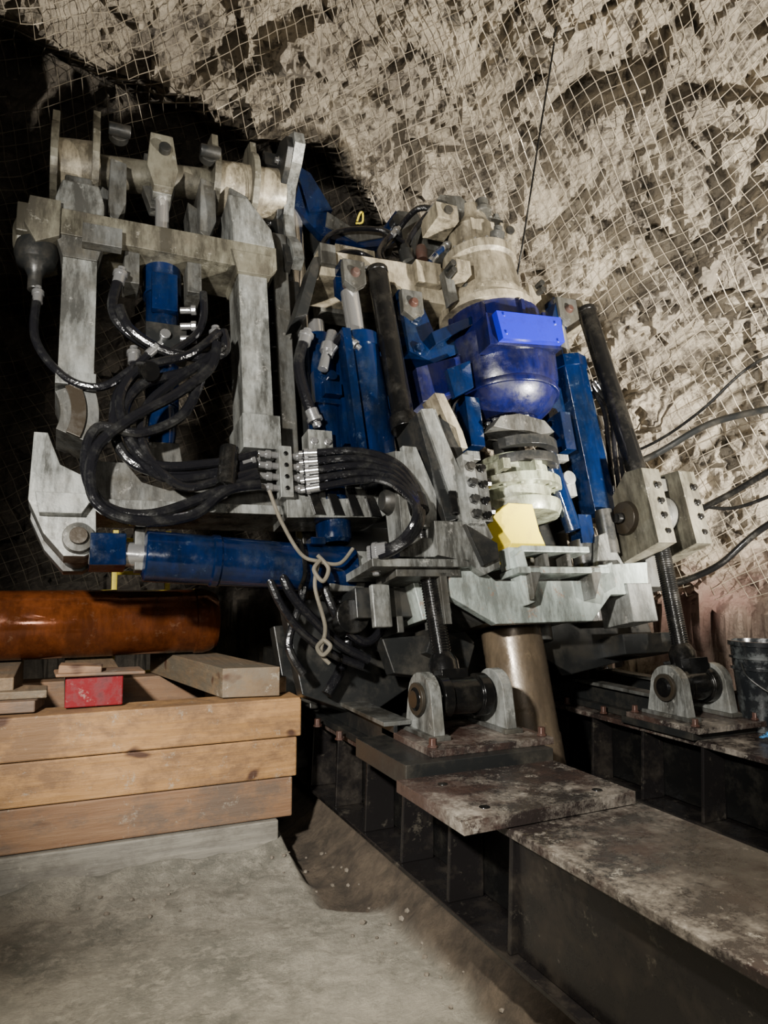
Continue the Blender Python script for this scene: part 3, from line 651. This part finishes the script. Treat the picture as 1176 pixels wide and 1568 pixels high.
me=bpy.data.meshes.new('floor'); bm.to_mesh(me); bm.free(); me.materials.append(CONC); fl=bpy.data.objects.new('floor',me); COL.objects.link(fl)
bm=bmesh.new()
for k in range(80):
    if k<45: x=random.uniform(1.15,1.42); y=random.uniform(1.5,3.9)
    elif k<60: x=random.uniform(.0,1.2); y=random.uniform(3.4,3.75)
    else: x=random.uniform(2.1,2.95); y=random.uniform(1.6,3.2)
    s=random.uniform(.005,.014); z=gz(x,y)[0]
    r=bmesh.ops.create_icosphere(bm,subdivisions=1,radius=s)
    for v in r['verts']: v.co=Vector((x,y,z+s*.4))+Vector((v.co.x*random.uniform(.7,1.3),v.co.y*random.uniform(.7,1.3),v.co.z*random.uniform(.5,1)))
me=bpy.data.meshes.new('loose_stones'); bm.to_mesh(me); bm.free(); me.materials.append(STONE); COL.objects.link(bpy.data.objects.new('loose_stones',me))
# ------------------------------------------------------------------ rock shell
CEN=Vector((.3,.3,1.3))
LIP=[(-60,40),(-2,38.5),(8.5,36),(16,35),(21.5,32),(24.6,28),(26.5,20),(27.5,0),(28,-30)]
def lipel(az):
    if az<=LIP[0][0]: return LIP[0][1]
    for (a,e),(a2,e2) in zip(LIP,LIP[1:]):
        if az<=a2: return e+(e2-e)*(az-a)/(a2-a)
    return -90
def rbase(az,el,full=False):
    a=math.radians(az); e=math.radians(el)
    d=Vector((math.sin(a)*math.cos(e),math.cos(a)*math.cos(e),math.sin(e)))
    rx=5.1 if d.x>0 else 4.2; ry=7.0 if d.y>0 else 3.2; rz=4.8 if d.z>0 else 1.8
    r=((abs(d.x)/rx)**2.5+(abs(d.y)/ry)**2.5+(abs(d.z)/rz)**2.5)**(-.4)
    w=noise.noise(d*5)*3+noise.noise(d*14)*1.6+noise.noise(d*30)*.8
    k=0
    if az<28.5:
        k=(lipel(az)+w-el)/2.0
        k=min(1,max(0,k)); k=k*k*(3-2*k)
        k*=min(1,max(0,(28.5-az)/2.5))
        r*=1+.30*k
    return (r,d,k) if full else (r,d)
R1=Euler((.6,.4,.9)).to_matrix(); R2=Euler((1.1,.2,.3)).to_matrix(); R3=Euler((.2,.9,.5)).to_matrix()
def fac(p,R,s,m='MANHATTAN'):
    ds,_=noise.voronoi((R@p)*s,distance_metric=m); return ds[0]
def cellh(p,s,slope):
    q=p*s; ds,pts=noise.voronoi(q); c=pts[0]; o=q-c
    h=noise.cell_vector(c*7.3); return (noise.cell(c*5.1)-.5)+slope*((h.x-.5)*o.x+(h.y-.5)*o.y+(h.z-.5)*o.z)
azs=[]; a=-180
while a<180:
    azs.append(a); a+=(.30 if -14<a<66 else 4)
els=[]; e=-40
while e<90:
    els.append(e); e+=(.30 if -4<e<58 else 3)
els.append(89.9)
bm=bmesh.new(); lay=bm.verts.layers.float.new('red'); lb=bm.verts.layers.float.new('recess_shade'); G=[]
for el in els:
    row=[]
    for az in azs:
        r,d,kk=rbase(az,el,True); p=CEN+d*r
        h0=noise.noise(p*.45)*.5
        wv=noise.noise_vector(p*1.5)*.12
        q0=p+wv
        rel=.38*(fac(q0,R1,1.0)-.5)+.32*(fac(q0,R2,2.2)-.5)+.17*(fac(q0,R3,5.0,'CHEBYCHEV')-.4)+.16*cellh(q0+Vector((3,1,2)),2.6,1.6)+.06*cellh(q0,6.5,1.8)+.03*noise.noise(p*14)
        r2=r+h0+rel
        q=CEN+d*r2; v=bm.verts.new(q)
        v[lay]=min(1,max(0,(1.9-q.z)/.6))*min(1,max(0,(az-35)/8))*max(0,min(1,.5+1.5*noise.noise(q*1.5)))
        v[lb]=kk*.9  # painted shade follows the recess depth
        row.append(v)
    G.append(row)
na=len(azs)
for A,C in zip(G,G[1:]):
    for k in range(na): bm.faces.new((A[k],A[(k+1)%na],C[(k+1)%na],C[k]))
bm.faces.new(G[-1])
bmesh.ops.recalc_face_normals(bm,faces=bm.faces)
bmesh.ops.reverse_faces(bm,faces=bm.faces)
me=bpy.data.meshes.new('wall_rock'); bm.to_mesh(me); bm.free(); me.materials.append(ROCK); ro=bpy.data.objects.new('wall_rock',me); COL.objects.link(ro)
# welded wire mesh pinned over the rock
bm=bmesh.new(); ph=math.radians(24); st=.90; G={}
for i in range(-75,80):
    for j in range(-65,75):
        s=i*st;t=j*st
        wx=1.0*noise.noise(Vector((i*.10,j*.10,0)))+.25*noise.noise(Vector((i*.4,j*.4,4))); wy=1.0*noise.noise(Vector((i*.10,j*.10,9)))+.25*noise.noise(Vector((i*.4,j*.4,14)))
        az=30+s*math.cos(ph)-t*math.sin(ph)+wx; el=28+s*math.sin(ph)+t*math.cos(ph)+wy
        if not(-30<az<72 and 0<el<66): continue
        r,d=rbase(az,el); p=CEN+d*r
        G[i,j]=bm.verts.new(CEN+d*(r+noise.noise(p*.45)*.5-.19+.12*noise.noise(p*1.7)+.04*noise.noise(p*4)))
for (i,j) in list(G):
    if all(k in G for k in ((i+1,j),(i+1,j+1),(i,j+1))) :
        bm.faces.new((G[i,j],G[i+1,j],G[i+1,j+1],G[i,j+1]))
for v in [v for v in bm.verts if not v.link_faces]: bm.verts.remove(v)
me=bpy.data.meshes.new('rock_support_mesh'); bm.to_mesh(me); bm.free(); me.materials.append(WIRE)
wm=bpy.data.objects.new('rock_support_mesh',me); COL.objects.link(wm)
md=wm.modifiers.new('wire','WIREFRAME'); md.thickness=.008; md.use_even_offset=False; md.use_replace=True
# ------------------------------------------------------------------ lights
def look(ob,t): ob.rotation_euler=(Vector(t)-ob.location).to_track_quat('-Z','Y').to_euler()
def area(name,loc,tgt,size,e,col=(1,.94,.84)):
    l=bpy.data.lights.new(name,'AREA'); l.size=size; l.energy=e; l.color=col; o=bpy.data.objects.new(name,l); COL.objects.link(o); o.location=loc; look(o,tgt); return o
def spot(name,loc,tgt,ang,e,blend=.3,rad=.08,col=(1,.94,.84)):
    l=bpy.data.lights.new(name,'SPOT'); l.spot_size=math.radians(ang); l.spot_blend=blend; l.shadow_soft_size=rad; l.energy=e; l.color=col
    o=bpy.data.objects.new(name,l); COL.objects.link(o); o.location=loc; look(o,tgt); return o
spot('flood_light_right',(3.8,.9,1.35),(3.9,4.2,4.4),105,4000,.6,.06)
spot('flood_light_left',(-1.3,.1,2.7),(1.7,4.0,2.0),72,2300,.6,.10,(1,.96,.89))
spot('floor_pool_spot',(.2,.2,4.0),(.25,1.25,0),50,1900,.6,.1,(1,.93,.80))  # added spot for the bright floor pool; cone edge stands in for the shadow line
area('fill_light',(.3,-.4,2.1),(1.6,4.0,2.6),.5,40)  # added fill behind the camera, not an actual lamp
w=bpy.data.worlds.new('world'); SC.world=w; w.use_nodes=True; w.node_tree.nodes['Background'].inputs[0].default_value=(.55,.56,.58,1); w.node_tree.nodes['Background'].inputs[1].default_value=.012
